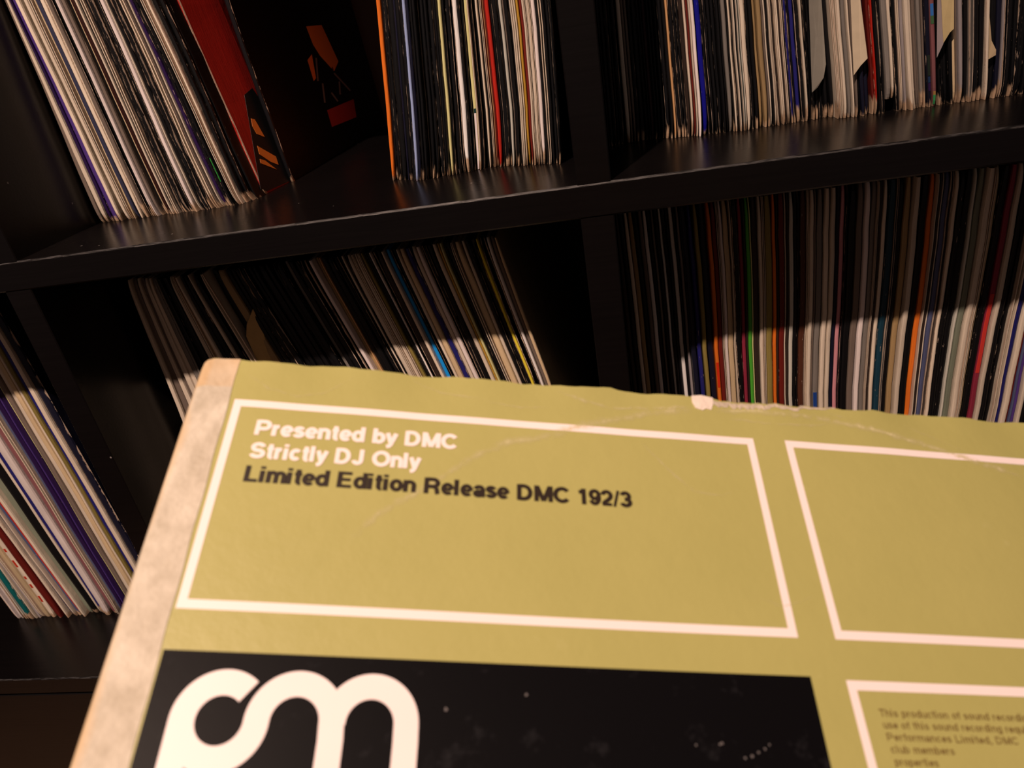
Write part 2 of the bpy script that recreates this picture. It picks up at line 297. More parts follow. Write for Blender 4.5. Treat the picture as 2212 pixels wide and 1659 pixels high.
def setcol(o, c, ew, sw, cw):
    o.color = (*albedo(c), 1); o['edge_wear'] = float(ew); o['spot_wear'] = float(sw); o['corner_wear'] = float(cw)
import re
KEEP = {('UB', 1019), ('UR', 2013), ('UR', 2001), ('LR', 1548), ('LR', 1755), ('LR', 2103), ('UA', 412), ('FL', 13), ('UR', 1757), ('UR', 1778), ('UR', 1844), ('UR', 2037), ('UR', 2025), ('UR', 2135), ('LL', 575)}
VIS = {'UA': 1.35, 'UB': 1.3, 'UR': 1.0, 'LL': .8, 'LR': .85, 'FL': 1.3}
rows = []
for gk, g in GROUPS.items():
    for it in g['rec'].split(','):
        pos, *fl = it.split(); a, b = (int(v) for v in re.match(r'(-?\d+)-(-?\d+)$', pos).groups())
        wgt = (b - a) * VIS[gk] * (1 if fl[0] not in ('bk', 'bn', 'db') else .62) + (100 if (gk, a) in KEEP else 0)
        if b < 5 or a > 2208: wgt = 0
        rows.append((wgt, gk, a))
rows.sort(reverse=True); SOLO = {(k, a) for _, k, a in rows[:296]}
CNT = {k: sum(1 for q in SOLO if q[0] == k) for k in GROUPS}
STUFF = dict(v=[], f=[], rc=[], col=[], wear=[])
for gk, g in GROUPS.items():
    rng = random.Random(gk); wave = [rng.uniform(0, 6), rng.uniform(0, 6), .02, 0.0]; items = g['rec'].split(','); idx = -1
    for it in items:
        pos, *fl = it.split(); ck = fl[0]; fl = set(fl[1:])
        a, b = (float(v) for v in re.match(r'(-?\d+)-(-?\d+)$', pos).groups())
        xm = (a + b) / 2
        Y = interp(g['Y'], xm) + rng.uniform(-.16, .16) + (.35 if 'd' in fl else 0) - (.12 if ck in ('cr', 'pk', 'wh') else 0)
        zf = g['z'] + (.75 if 'u' in fl else 0); ed = []
        for q in (a, b):
            pq = at_y(q, g['y'], interp(g['Y'], q)); ln = interp(g['lean'], q); ws = g['sat'] if gk != 'UA' else 2
            ed.append((pq.x - ln * rise(pq.z - zf, ws), ln, ws))
        xc = (ed[0][0] + ed[1][0]) / 2; t = ed[1][0] - ed[0][0]
        lo_x, hi_x = next((p + T + .04, q - .04) for p, q in ((-37.1, -1.8), (-1.8, 33.5), (33.5, 68.8), (68.8, 104)) if xc < q + .6)
        x0 = xc; ed = [(e[0] - x0, e[1], e[2]) for e in ed]
        wave = [wave[0] + rng.uniform(-.25, .25), wave[1] + rng.uniform(-.3, .3), min(.04, max(.006, wave[2] + rng.uniform(-.004, .004))), min(.12, max(-.12, wave[3] + rng.uniform(-.045, .045)))]
        me = sleeve_mesh((ed[0], ed[1], lo_x - x0, hi_x - x0), 'o' in fl, rng, wave, .94 if ck != 'bk' else .92)
        dark = ck in ('bk', 'bn', 'db', 'dp', 'ds', 'xr')
        ew = .12 if not dark else rng.uniform(.05, .34); sw = .05 if not dark else rng.uniform(0, .12)
        if 'e' in fl: ew = rng.uniform(.42, .58)
        if 'w' in fl: ew, sw = rng.uniform(.46, .70), rng.uniform(.36, .62)
        if 's' in fl: sw, ew = rng.uniform(.42, .6), max(ew, .25)
        if 'o' in fl: ew = .62
        cw = rng.choice((.1, .2, .35, .6, 1.0)) if not dark else rng.choice((.05, .15, .3, .7))
        j = rng.uniform(.93, 1.05); c = tuple(v * j for v in PAL[ck])
        if (gk, int(a)) not in SOLO:                       # the thinnest slivers, past the limit
            n0 = len(STUFF['v']); STUFF['v'] += [(v.co.x + x0 * S, v.co.y + Y * S, v.co.z + (zf + .01) * S) for v in me.vertices]
            STUFF['f'] += [tuple(n0 + q for q in p.vertices) for p in me.polygons]; nv = len(me.vertices); rnd = rng.random()
            STUFF['rc'] += [x for q in me.attributes['rc'].data for x in q.vector]; STUFF['col'] += (*albedo(c), rnd) * nv; STUFF['wear'] += (ew, sw, cw) * nv
            bpy.data.meshes.remove(me); continue
        idx += 1
        o = link('record_sleeve', me, None, MAT_CARD); o.location = (x0 * S, Y * S, (zf + .01) * S); setcol(o, c, ew, sw, cw)
        det = ' '.join(FLAG[k] for k in 'ewso' if k in fl); n = CNT[gk]
        where = f"{ordinal(idx + 1)} from left" if idx < n / 2 else f"{ordinal(n - idx)} from right"
        tag(o, f"{CNAME[ck]} record sleeve {det + ', ' if det else ''}{where} in {g['desc']}".replace(' ,', ','), 'record', g['grp'])
        REC[(gk, int(a))] = (o, x0, Y, 0, t, zf, g['sat'])
sm = mesh('thin_record_sleeves', STUFF['v'], STUFF['f'], 1.0)
for nm, ty, k, fld in (('rc', 'FLOAT_VECTOR', 'rc', 'vector'), ('wear', 'FLOAT_VECTOR', 'wear', 'vector'), ('tint', 'FLOAT_COLOR', 'col', 'color')):
    q = sm.attributes.new(nm, ty, 'POINT'); q.data.foreach_set(fld, STUFF[k])
tag(link('thin_record_sleeves', sm, None, card_material(True)), 'thinnest record sleeves squeezed in between the others on the shelves', 'records', kind='stuff')
# print bands and stickers on single spines
def band(key, py0, py1, c, wid=.98, off=0.0, label=None, name='spine_band'):
    o, x0, Y, lean, t, zf, sat = REC[key]
    g = GROUPS[key[0]]
    z0 = at_y(g['y'], py1, Y); xm = key[1]
    za, zb = at_y(xm, py1, Y).z - zf, at_y(xm, py0, Y).z - zf
    vs = []; n = 10
    src = o.data.vertices; nr = 10
    for i in range(n + 1):
        z = max(.02, za + (zb - za) * i / n)
        # follow the sleeve's own spine curve
        k = max(j for j in range(len(ZST) - 1) if ZST[j] <= z); u = (z - ZST[k]) / (ZST[k + 1] - ZST[k])
        def pt(q): return (src[k * nr + q].co * (1 - u) + src[(k + 1) * nr + q].co * u) / S
        L_, R_ = pt(3), pt(6); m = (L_ + R_) / 2; hw = (R_.x - L_.x) / 2 * wid
        vs += [(m.x + off * t - hw, L_.y - .012 + .02, z), (m.x + off * t - hw * .6, L_.y - .05, z), (m.x + off * t + hw * .6, L_.y - .05, z), (m.x + off * t + hw, L_.y - .012 + .02, z)]
    fs = [(4 * i + q, 4 * i + q + 1, 4 * i + q + 5, 4 * i + q + 4) for i in range(n) for q in range(3)]
    fs += [(0, 3, 2, 1), (4 * n, 4 * n + 1, 4 * n + 2, 4 * n + 3)] + [(4 * i, 4 * i + 4, 4 * i + 7, 4 * i + 3) for i in range(n)]
    b_ = link(name, mesh(name, vs, fs), o, plain('band_' + '_'.join(str(int(v)) for v in c), c, rough=.45))
    if label: b_['label'] = label
    return b_
band(('UB', 1019), 236, 246, (14, 40, 38), label='dark green band across the spine')
band(('UB', 1019), 246, 374, (216, 178, 165), label='pale lower part of the spine')
band(('UR', 2013), 8, 34, (50, 92, 140), label='blue patch on the spine'); band(('UR', 2013), 34, 52, (62, 84, 50), label='green patch on the spine')
band(('UR', 2013), 198, 206, (150, 100, 50)); band(('UR', 2013), 206, 227, (60, 128, 70), label='green foot of the spine')
band(('UR', 2001), 120, 165, (30, 34, 26)); band(('UR', 2001), 167, 180, (26, 40, 62)); band(('UR', 2001), 181, 198, (44, 18, 52))
band(('LR', 1548), 784, 838, (196, 38, 10), label='red block on the orange spine')
band(('LR', 1755), 848, 905, (24, 52, 104), label='blue foot of the spine')
band(('LR', 2103), 640, 806, (190, 44, 34), label='red upper part of the spine')
band(('UA', 412), 348, 402, (40, 118, 40), wid=.5, label='green strip low on the spine')
for i, (a, b) in enumerate(((1186, 1193), (1212, 1227), (1248, 1254), (1265, 1273), (1291, 1304))):
    band(('FL', 13), a, b, (176, 40, 18), wid=.7, off=-.05, name='spine_mark')

# ------------------------------------------------------------------ loose paper sticking out of sleeves
def flap(parent, pts, c, label):
    """bent paper tab: corners given as (px, py, depth), real distance and thickness"""
    P = [at_y(*p) for p in pts]; n = len(P); o0 = Vector(parent.location) / S
    vs = [p - o0 for p in P] + [p - o0 + Vector((.02, .035, 0)) for p in P]
    bm = bmesh.new(); bv = [bm.verts.new(v * S) for v in vs]
    bm.faces.new(bv[:n]); bm.faces.new(bv[n:][::-1])
    for i in range(n): bm.faces.new((bv[i], bv[n + i], bv[n + (i + 1) % n], bv[(i + 1) % n]))
    bmesh.ops.recalc_face_normals(bm, faces=bm.faces)
    me = bpy.data.meshes.new('inner_paper'); bm.to_mesh(me); bm.free()
    o = link('inner_paper', me, parent, plain('paper_' + str(c[0]) + str(c[1]), c, rough=.8, var=.14, scale=160)); o['label'] = label
flap(REC[('UR', 1757)][0], [(1745, -60, 8.2), (1770, -60, 8.6), (1774.5, 0, 8.6), (1784, 139, 8.6), (1779, 168, 8.55), (1766, 189, 8.4), (1754, 200, 8.2)], (134, 112, 94), 'grey torn inner sleeve')
flap(REC[('UR', 1778)][0], [(1775, -60, 8.75), (1790, -60, 9.0), (1795, 116, 9.0), (1790, 112, 8.95), (1783, 95, 8.8)], (160, 120, 90), 'tan paper corner')
flap(REC[('UR', 1844)][0], [(1835, -60, 7.3), (1853, -60, 7.45), (1858.6, 0, 7.45), (1874, 126, 7.5), (1859, 142, 7.4), (1844, 163, 7.25)], (206, 164, 128), 'cream torn inner sleeve')
flap(REC[('UR', 2037)][0], [(2031, -50, 7.1), (2061, -50, 7.3), (2060.6, 62, 7.3), (2052, 70, 7.25), (2038, 93, 7.15), (2036, 60, 7.1)], (200, 156, 104), 'straw-coloured torn inner sleeve')
flap(REC[('UR', 2025)][0], [(2025, -50, 7.15), (2034, -50, 7.25), (2039, 92, 7.2), (2023.5, 125, 7.1)], (150, 120, 110), 'mauve torn inner sleeve')
flap(REC[('UR', 2135)][0], [(2137, 30, 7.1), (2142, 88, 7.15), (2151.7, 108, 7.2), (2151, 119, 7.2), (2135, 128, 7.05)], (190, 146, 106), 'small bent paper tab')
flap(REC[('LL', 575)][0], [(546, 668, 6.6), (533, 701, 6.45), (532, 727, 6.45), (557, 784, 6.5), (562, 800, 6.5), (592, 800, 6.65), (566, 710, 6.65)], (176, 126, 74), 'torn kraft paper flap')

# ------------------------------------------------------------------ the two sleeves standing apart: red one and black one
def big_sleeve(name, x0, Y, lean, t, depth, c, ew, sw, cw, label, bend=0.0):
    me = sleeve_mesh(((-t / 2, lean, 2), (t / 2, lean, 2), -99, 99), False, random.Random(name))
    for v in me.vertices:
        if v.co.y > 20 * S: v.co.x += bend * 4.5 * S; v.co.y *= depth / 31.2
        elif v.co.y > 5 * S: v.co.x += bend * 4.5 * S; v.co.y = 4.5 * S
    o = link('record_sleeve', me, None, MAT_CARD); o.location = (x0 * S, Y * S, .01 * S); setcol(o, c, ew, sw, cw)
    tag(o, label, 'record', 'leaning records in the upper left cube'); return o
red = big_sleeve('red', 11.62, 9.9, -.138, .26, 31.2, (150, 26, 18), .82, .35, .6, 'red record sleeve with orange stripes beside the tilted black sleeve', .10)
blk = big_sleeve('black', 12.30, 13.4, -.070, .34, 27.2, (11, 9, 10), .42, .0, .35, 'black illustrated record sleeve tilted in the gap, facing right')
def face_print(o, x0, Y0, lean, t, pts, c, name, label=None, mat=None, lift=.012, bend=0.0):
    """flat print on the right-hand face of a leaning sleeve"""
    vs = []
    for px, py in pts:
        v = ray(px, py); k = (x0 + t / 2 + lift - CAM.x + lean * CAM.z + bend * (CAM.y - Y0)) / (v.x - lean * v.z - bend * v.y); p = CAM + v * k
        vs.append(p - Vector(o.location) / S)
    n = len(vs); nrm = Vector((.012, 0, 0))
    me = mesh(name, vs + [v - nrm for v in vs], [tuple(range(n)), tuple(range(n, 2 * n))[::-1]] + [(i, n + i, n + (i + 1) % n, (i + 1) % n) for i in range(n)])
    b_ = link(name, me, o, mat or plain(name + '_' + str(int(c[0])), c, rough=.5))
    if label: b_['label'] = label
    return b_
R_ = (11.62, 9.9, -.138, .26); B_ = (12.30, 13.4, -.070, .34)
face_print(red, *R_, [(528, 205), (563, 408), (578, 412), (640, 385), (640, 330), (545, 190)], (12, 9, 9), 'print_panel', 'black corner of the printed cover', bend=.10)
for pts in ([(542.6, 256), (550, 257.6), (554.6, 265), (572, 296), (554.6, 289), (545.6, 272.7)], [(556, 315), (596, 338), (602, 356), (585, 349.5), (560.6, 333)],
            [(561.6, 343.5), (572.7, 346.5), (598, 366), (563.7, 352.6)]):
    face_print(red, *R_, pts, (214, 104, 34), 'print_stripe', lift=.03, bend=.10)
def dotted():
    m, nt, b = node_mat('dotted_orange_print'); tc = N(nt, 'ShaderNodeTexCoord')
    vo = N(nt, 'ShaderNodeTexVoronoi'); vo.inputs['Scale'].default_value = 95; vo.inputs['Randomness'].default_value = .15; nt.links.new(tc.outputs['Object'], vo.inputs['Vector'])
    nt.links.new(mixc(nt, M(nt, 'LESS_THAN', vo.outputs['Distance'], .34), (.85, .36, .10), (.10, .05, .04)), b.inputs['Base Color']); return m
face_print(blk, *B_, [(661.6, 57), (694.8, 54), (731, 132.6), (722, 153.7), (691.7, 120.5), (676.7, 96.4)], (0, 0, 0), 'print_patch', 'dotted orange patch', dotted())
OR2 = simple('orange_print', (.85, .30, .09)); MR2 = simple('maroon_print', (.42, .05, .06)); BG2 = simple('blue_grey_print', (.20, .22, .30))
face_print(blk, *B_, [(664.6, 129.6), (673.7, 117.5), (682.7, 168.7), (678, 174.8)], (0, 0, 0), 'print_patch', None, OR2)
face_print(blk, *B_, [(706.8, 238), (764, 214), (770, 253), (717.4, 274)], (0, 0, 0), 'print_patch', 'dark maroon rectangle', MR2)
for a, b in (((683, 125), (687, 175)), ((697, 180), (702, 222)), ((733, 176), (735, 204)), ((722, 158), (757, 196)), ((716, 200), (730, 219))):
    dx, dy = b[0] - a[0], b[1] - a[1]; L = math.hypot(dx, dy); nx, ny = -dy / L * 1.6, dx / L * 1.6
    face_print(blk, *B_, [(a[0] - nx, a[1] - ny), (a[0] + nx, a[1] + ny), (b[0] + nx, b[1] + ny), (b[0] - nx, b[1] - ny)], (0, 0, 0), 'print_line', None, BG2)

# ------------------------------------------------------------------ the sleeve held in front
SR = [Vector((0.9918624651466995, 0.07971195169136577, 0.09927162228283415)),
      Vector((-0.0050637142434091995, 0.8038212877380856, -0.594849305435542)),
      Vector((-0.127213242357757, 0.5895060153523789, 0.7976838025384415))]
ST = Vector((-6.820690020247824, 0.3785735968875056, 17.87366655077002)); K = 1.06
def camw(p): return RC[0] * p.x + RC[1] * p.y + RC[2] * p.z
ORG, UX, SX, NX = CAM + camw(ST) * K, camw(SR[0]) * K, camw(SR[1]) * K, -camw(SR[2]) * K
U0, U1, S0, S1 = -1.06, 28.56, -1.22, 28.4
def warp(u, s):
    e = math.exp(-max(0, s - S0) / .8)
    return .035 * math.sin(u * .42 + .6) * math.sin(s * .35 + .4) + e * (.035 * math.sin(u * 2.3 + .4) + .03 * math.sin(u * .9))
def top(u):
    k = .022 * math.sin(u * 1.9) + .016 * math.sin(u * 4.3 + 1) + .010 * math.sin(u * 9.1)
    if 7.2 < u < 9.6: k += .07 * math.sin((u - 7.2) / 2.4 * math.pi) ** 2 - .03
    if 12.4 < u < 17: k += .05 + .035 * math.sin(u * 11) * math.sin(u * 3.7)
    return S0 + k
def P(u, s, h=0.0): return UX * u + SX * s + NX * (warp(u, s) + h)
held = tag(link('record_sleeve', None), 'worn olive record sleeve with white frames and taped spine, held in front', 'record')
held.location = ORG * S
def hmesh(name, vs, fs, mat, label=None):
    me = mesh(name, [P(*v) for v in vs], fs); o = link(name, me, held, mat)
    if label: o['label'] = label
    return o
def olive():
    m, nt, b = node_mat('olive_printed_card'); tc = N(nt, 'ShaderNodeTexCoord')
    n1 = noise(nt, tc.outputs['Object'], 22, 4, .6); n2 = noise(nt, tc.outputs['Object'], 240, 4, .6); n3 = noise(nt, tc.outputs['Object'], 70, 5, .7)
    base = mixc(nt, n1, (.358, .350, .117), (.430, .412, .145))
    k = M(nt, 'MULTIPLY', M(nt, 'SUBTRACT', n3, .66), 3.0, clamp=True)
    nt.links.new(mixc(nt, M(nt, 'MULTIPLY', k, .5), base, (.60, .60, .33)), b.inputs['Base Color'])
    nt.links.new(M(nt, 'MULTIPLY_ADD', n1, .15, .36), b.inputs['Roughness']); b.inputs['Specular IOR Level'].default_value = .35
    bp = N(nt, 'ShaderNodeBump'); bp.inputs['Strength'].default_value = .12; bp.inputs['Distance'].default_value = .001
    nt.links.new(M(nt, 'ADD', n2, n3), bp.inputs['Height']); nt.links.new(bp.outputs[0], b.inputs['Normal'])
    return m
OLIVE = olive(); TH = .30
def sleeve_body():
    nu, ns = 150, 60; vs = []; fs = []
    for j in range(ns + 1):
        v = (j / ns) ** 1.6
        for i in range(nu + 1):
            u = U0 + (U1 - U0) * (i / nu) ** 1.25
            s0 = top(u); q = (-.72 - u) / .34
            if q > 0: s0 += .30 * (1 - math.sqrt(max(0, 1 - min(1, q) ** 2)))
            s = s0 + (S1 - s0) * v
            a = max(0, (-.90 - u) / .16); h = -.15 * (1 - math.sqrt(max(0, 1 - min(1, a) ** 2)))
            vs.append((u, s, h))
    n1 = (nu + 1) * (ns + 1)
    vs += [(u, s, -TH - h * .0 - (.0 if h == 0 else -min(.14, -h))) for u, s, h in vs[:n1]]
    I = lambda i, j: j * (nu + 1) + i
    for j in range(ns):
        for i in range(nu):
            fs.append((I(i, j), I(i, j + 1), I(i + 1, j + 1), I(i + 1, j))); fs.append(tuple(n1 + k for k in (I(i, j), I(i + 1, j), I(i + 1, j + 1), I(i, j + 1))))
    for i in range(nu):
        for j in (0, ns): fs.append((I(i, j), I(i + 1, j), n1 + I(i + 1, j), n1 + I(i, j)))
    for j in range(ns):
        for i in (0, nu): fs.append((I(i, j), n1 + I(i, j), n1 + I(i, j + 1), I(i, j + 1)))
    o = hmesh('cover', vs, fs, OLIVE)
    bm = bmesh.new(); bm.from_mesh(o.data); bmesh.ops.recalc_face_normals(bm, faces=bm.faces); bm.to_mesh(o.data); bm.free()
    for p in o.data.polygons: p.use_smooth = True
    try: o.data.set_sharp_from_angle(angle=math.radians(40))
    except Exception: pass
sleeve_body()
WHITE = simple('white_print', (.88, .79, .79), rough=.45, var=.04, scale=40)
def black_print():
    m, nt, b = node_mat('rubbed_black_print'); tc = N(nt, 'ShaderNodeTexCoord')
    n1 = noise(nt, tc.outputs['Object'], 130, 5, .7); n2 = noise(nt, tc.outputs['Object'], 25, 3)
    k = M(nt, 'MULTIPLY', M(nt, 'SUBTRACT', M(nt, 'MULTIPLY_ADD', n2, .3, n1), .74), 2.2, clamp=True)
    nt.links.new(mixc(nt, M(nt, 'MULTIPLY', k, .45), (.0030, .0028, .0036), (.075, .075, .085)), b.inputs['Base Color'])
    b.inputs['Roughness'].default_value = .42; b.inputs['Specular IOR Level'].default_value = .08; return m
BLACKP = black_print(); INK = simple('dark_ink', (.022, .014, .010), rough=.45)
def strip(u0, s0, u1, s1, n=28, m=8):
    vs = [(u0 + (u1 - u0) * i / n, s0 + (s1 - s0) * j / m) for j in range(m + 1) for i in range(n + 1)]
    fs = [(j * (n + 1) + i, (j + 1) * (n + 1) + i, (j + 1) * (n + 1) + i + 1, j * (n + 1) + i + 1) for j in range(m) for i in range(n)]
    return vs, fs
def frame(u0, s0, u1, s1, w_, label):
    vs, fs = [], []
    for a in ((u0, s0, u1, s0 + w_ * 1.05), (u0, s1 - w_ * 1.05, u1, s1), (u0, s0 + w_ * 1.05, u0 + w_, s1 - w_ * 1.05), (u1 - w_, s0 + w_ * 1.05, u1, s1 - w_ * 1.05)):
        v, f_ = strip(*a, n=24 if a[2] - a[0] > 1 else 2, m=2 if a[3] - a[1] < 1 else 24)
        b0 = len(vs); vs += [(x, y, .006) for x, y in v]; fs += [tuple(b0 + k for k in q) for q in f_]
    hmesh('white_frame', vs, fs, WHITE, label)
frame(0, 0, 13.3, 5.21, .19, 'white frame around the lettering'); frame(14.17, 0, 27.47, 5.21, .19, 'white frame around an empty field'); frame(14.17, 6.08, 27.47, 19.4, .19, 'white frame around the small print')
v, f_ = strip(0, 6.03, 13.38, 19.4, 30, 30); hmesh('black_panel', [(a, b, .006) for a, b in v], f_, BLACKP, 'rubbed black panel behind the logo')
# logo: round strokes
def arc(cx, cy, r_, a0, a1, n=28): return [(cx + r_ * math.cos(math.radians(a0 + (a1 - a0) * i / n)), cy - r_ * math.sin(math.radians(a0 + (a1 - a0) * i / n))) for i in range(n + 1)]
def stroke(path, wd, h):
    vs, fs = [], []
    for i, p in enumerate(path):
        a, b = path[max(0, i - 1)], path[min(len(path) - 1, i + 1)]; dx, dy = b[0] - a[0], b[1] - a[1]; L = math.hypot(dx, dy)
        nx, ny = -dy / L * wd / 2, dx / L * wd / 2; vs += [(p[0] + nx, p[1] + ny, h), (p[0] - nx, p[1] - ny, h)]
    fs = [(2 * i, 2 * i + 1, 2 * i + 3, 2 * i + 2) for i in range(len(path) - 1)]
    return vs, fs
def stem(u, a, b, n=14): return [(u, a + (b - a) * i / n) for i in range(1, n + 1)]
LW = .475; CYY = 7.28
pa = [(.67, y) for y in (11.4, 10.4, 9.4, 8.6, 8.0)] + arc(1.35, CYY, .68, 180, 50)
pb = arc(1.35, CYY, .68, 180, 360)[:-1] + arc(2.73, CYY, .70, 180, 0) + stem(3.45, CYY, 11.4)
pc = arc(4.15, CYY, .70, 180, 0) + stem(4.86, CYY, 11.4)
vs, fs = [], []
for k, p in enumerate((pa, pb, pc)):
    a, b = stroke(p, LW, .011 + .002 * k); n0 = len(vs); vs += a; fs += [tuple(n0 + q for q in f2) for f2 in b]
hmesh('logo', vs, fs, WHITE, 'white rounded logo letters on the black panel')
# lettering
def el(cx, cy, rx, ry, a0, a1):
    n = max(4, int(abs(a1 - a0) / 12)); return [(cx + rx * math.cos(math.radians(a0 + (a1 - a0) * k / n)), cy + ry * math.sin(math.radians(a0 + (a1 - a0) * k / n))) for k in range(n + 1)]
def vstem(x, a, b): return [(x, a), (x, b)]
GLYPH = {
 'P': (.78, [vstem(.1, 0, 1), [(.1, .905), (.42, .905)] + el(.42, .665, .24, .24, 90, -90)[1:] + [(.1, .425)]]),
 'R': (.82, [vstem(.1, 0, 1), [(.1, .905), (.43, .905)] + el(.43, .68, .23, .225, 90, -90)[1:] + [(.1, .455)], [(.42, .46), (.56, .40), (.63, .28), (.64, .12), (.69, 0)]]),
 'D': (.84, [vstem(.1, 0, 1), [(.1, .905), (.34, .905)] + el(.34, .5, .33, .405, 90, -90)[1:] + [(.1, .095)]]),
 'E': (.76, [vstem(.1, 0, 1), [(.1, .905), (.67, .905)], [(.1, .51), (.63, .51)], [(.1, .095), (.69, .095)]]),
 'L': (.66, [vstem(.1, 0, 1), [(.1, .095), (.62, .095)]]), 'T': (.70, [[(.02, .905), (.68, .905)], vstem(.35, 0, 1)]),
 'C': (.84, [el(.45, .5, .35, .405, 38, 322)]), 'O': (.94, [el(.47, .5, .37, .405, 0, 360)]),
 'S': (.80, [el(.40, .70, .265, .205, 12, 268) + el(.40, .297, .29, .202, 88, -168)]),
 'M': (.92, [vstem(.1, 0, 1), vstem(.82, 0, 1), [(.13, .96), (.46, .04)], [(.79, .96), (.46, .04)]]),
 'J': (.62, [[(.46, 1), (.46, .31)] + el(.27, .30, .19, .205, 0, -172)[1:]]),
 '1': (.56, [vstem(.32, 0, 1), [(.06, .76), (.20, .79), (.30, .93)]]),
 '9': (.58, [el(.28, .66, .205, .245, 0, 360), el(.27, .5, .225, .405, 22, -150)]),
 '2': (.58, [el(.28, .66, .215, .245, 172, -25) + [(.38, .42), (.17, .24), (.09, .10)], [(.03, .095), (.53, .095)]]),
 '3': (.58, [el(.27, .69, .19, .215, 165, -90) + [(.22, .475)], [(.22, .50)] + el(.27, .30, .22, .205, 90, -165)]),
 '/': (.32, [[(.03, -.02), (.27, 1.02)]]), ' ': (.32, []), ',': (.26, [[(.10, .17), (.08, -.14)]]), '.': (.26, [vstem(.1, 0, .18)]),
 'a': (.58, [el(.255, .215, .165, .125, 0, 360), [(.47, 0), (.47, .46)] + el(.285, .46, .185, .185, 0, 168)[1:]]),
 'b': (.62, [vstem(.1, 0, 1), el(.315, .37, .215, .275, 0, 360)]), 'd': (.62, [vstem(.51, 0, 1), el(.295, .37, .215, .275, 0, 360)]),
 'p': (.62, [vstem(.1, -.25, .74), el(.315, .37, .215, .275, 0, 360)]),
 'g': (.62, [el(.295, .37, .215, .275, 0, 360), [(.51, .74), (.51, -.02)] + el(.30, -.02, .21, .15, 0, -165)[1:]]),
 'e': (.58, [el(.29, .37, .205, .275, -2, 318), [(.08, .36), (.50, .36)]]), 'c': (.56, [el(.29, .37, .205, .275, 42, 318)]),
 'o': (.61, [el(.305, .37, .215, .275, 0, 360)]), 'f': (.36, [[(.18, 0), (.18, .78)] + el(.31, .78, .13, .13, 180, 85)[1:], [(.01, .66), (.35, .66)]]),
 's': (.54, [el(.26, .52, .16, .125, 12, 268) + el(.26, .235, .18, .14, 88, -168)]),
 'n': (.61, [vstem(.1, 0, .74), el(.305, .44, .205, .205, 180, 0) + [(.51, 0)]]), 'h': (.61, [vstem(.1, 0, 1), el(.305, .44, .205, .205, 180, 0) + [(.51, 0)]]),
 'm': (.92, [vstem(.1, 0, .74), el(.28, .455, .18, .19, 180, 0) + [(.46, 0)], el(.64, .455, .18, .19, 180, 0) + [(.82, 0)]]),
 'u': (.61, [[(.1, .74), (.1, .30)] + el(.305, .30, .205, .205, 180, 360)[1:] + [(.51, .74)], vstem(.51, 0, .4)]), 'q': (.62, [vstem(.51, -.25, .74), el(.295, .37, .215, .275, 0, 360)]),
 'r': (.40, [vstem(.1, 0, .74), el(.34, .42, .24, .225, 180, 92)]), 't': (.38, [[(.19, .94), (.19, .22)] + el(.31, .22, .12, .13, 180, 285)[1:], [(.02, .655), (.36, .655)]]),
 'i': (.28, [vstem(.1, 0, .74), vstem(.1, .84, 1)]), 'l': (.28, [vstem(.1, 0, 1)]),
 'y': (.56, [[(.06, .74), (.28, .05)], [(.50, .74), (.26, -.02), (.19, -.14), (.05, -.17)]]),
}
def lettering(body, u, s, width, cap, mat, name='lettering', label=None, wt=.235):
    SB = .05; adv = sum(GLYPH[c][0] + SB for c in body) - .06 - SB; kx = width / adv; vs, fs = [], []; x = 0; lay = 0
    for c in body:
        for path in GLYPH[c][1]:
            lay = (lay + 1) % 3; closed = path[0] == path[-1] or math.dist(path[0], path[-1]) < 1e-6; n0 = len(vs); m = len(path)
            w_ = (.15 if c == '/' else .19 if len(path) == 2 and path[0][1] == path[1][1] else wt) / 2
            for k, p in enumerate(path):
                a, b = path[k - 1 if k else (m - 2 if closed else 0)], path[k + 1 if k < m - 1 else (1 if closed else m - 1)]
                dx, dy = b[0] - a[0], b[1] - a[1]; L = math.hypot(dx, dy) or 1; nx, ny = -dy / L * w_, dx / L * w_
                for sg in (1, -1): vs.append((u + (x + p[0] + sg * nx) * kx, s - (p[1] + sg * ny) * cap, .012 + .0015 * lay))
            fs += [(n0 + 2 * k, n0 + 2 * k + 1, n0 + 2 * k + 3, n0 + 2 * k + 2) for k in range(m - 1)]
        x += GLYPH[c][0] + SB
    return hmesh(name, vs, fs, mat, label or 'printed line of lettering')
lettering('Presented by DMC', .67, .985, 4.82, .42, WHITE, label='white line Presented by DMC')
lettering('Strictly DJ Only', .67, 1.62, 3.96, .42, WHITE, label='white line Strictly DJ Only')
lettering('Limited Edition Release DMC 192/3', .69, 2.25, 9.10, .42, INK, label='black line with the release number')
INK2 = simple('brown_small_ink', (.15, .10, .03), rough=.5)
for i, (t_, wd) in enumerate((('This production of sound recordings', 3.62), ('use of this sound recording requires', 3.55), ('Performances Limited, DMC', 2.95), ('club members', 1.40), ('properties', .95))):
    lettering(t_, 14.72 + .012 * i, 6.79 + .232 * i, wd, .150, INK2, 'small_print', 'line of blurred small print', .15)
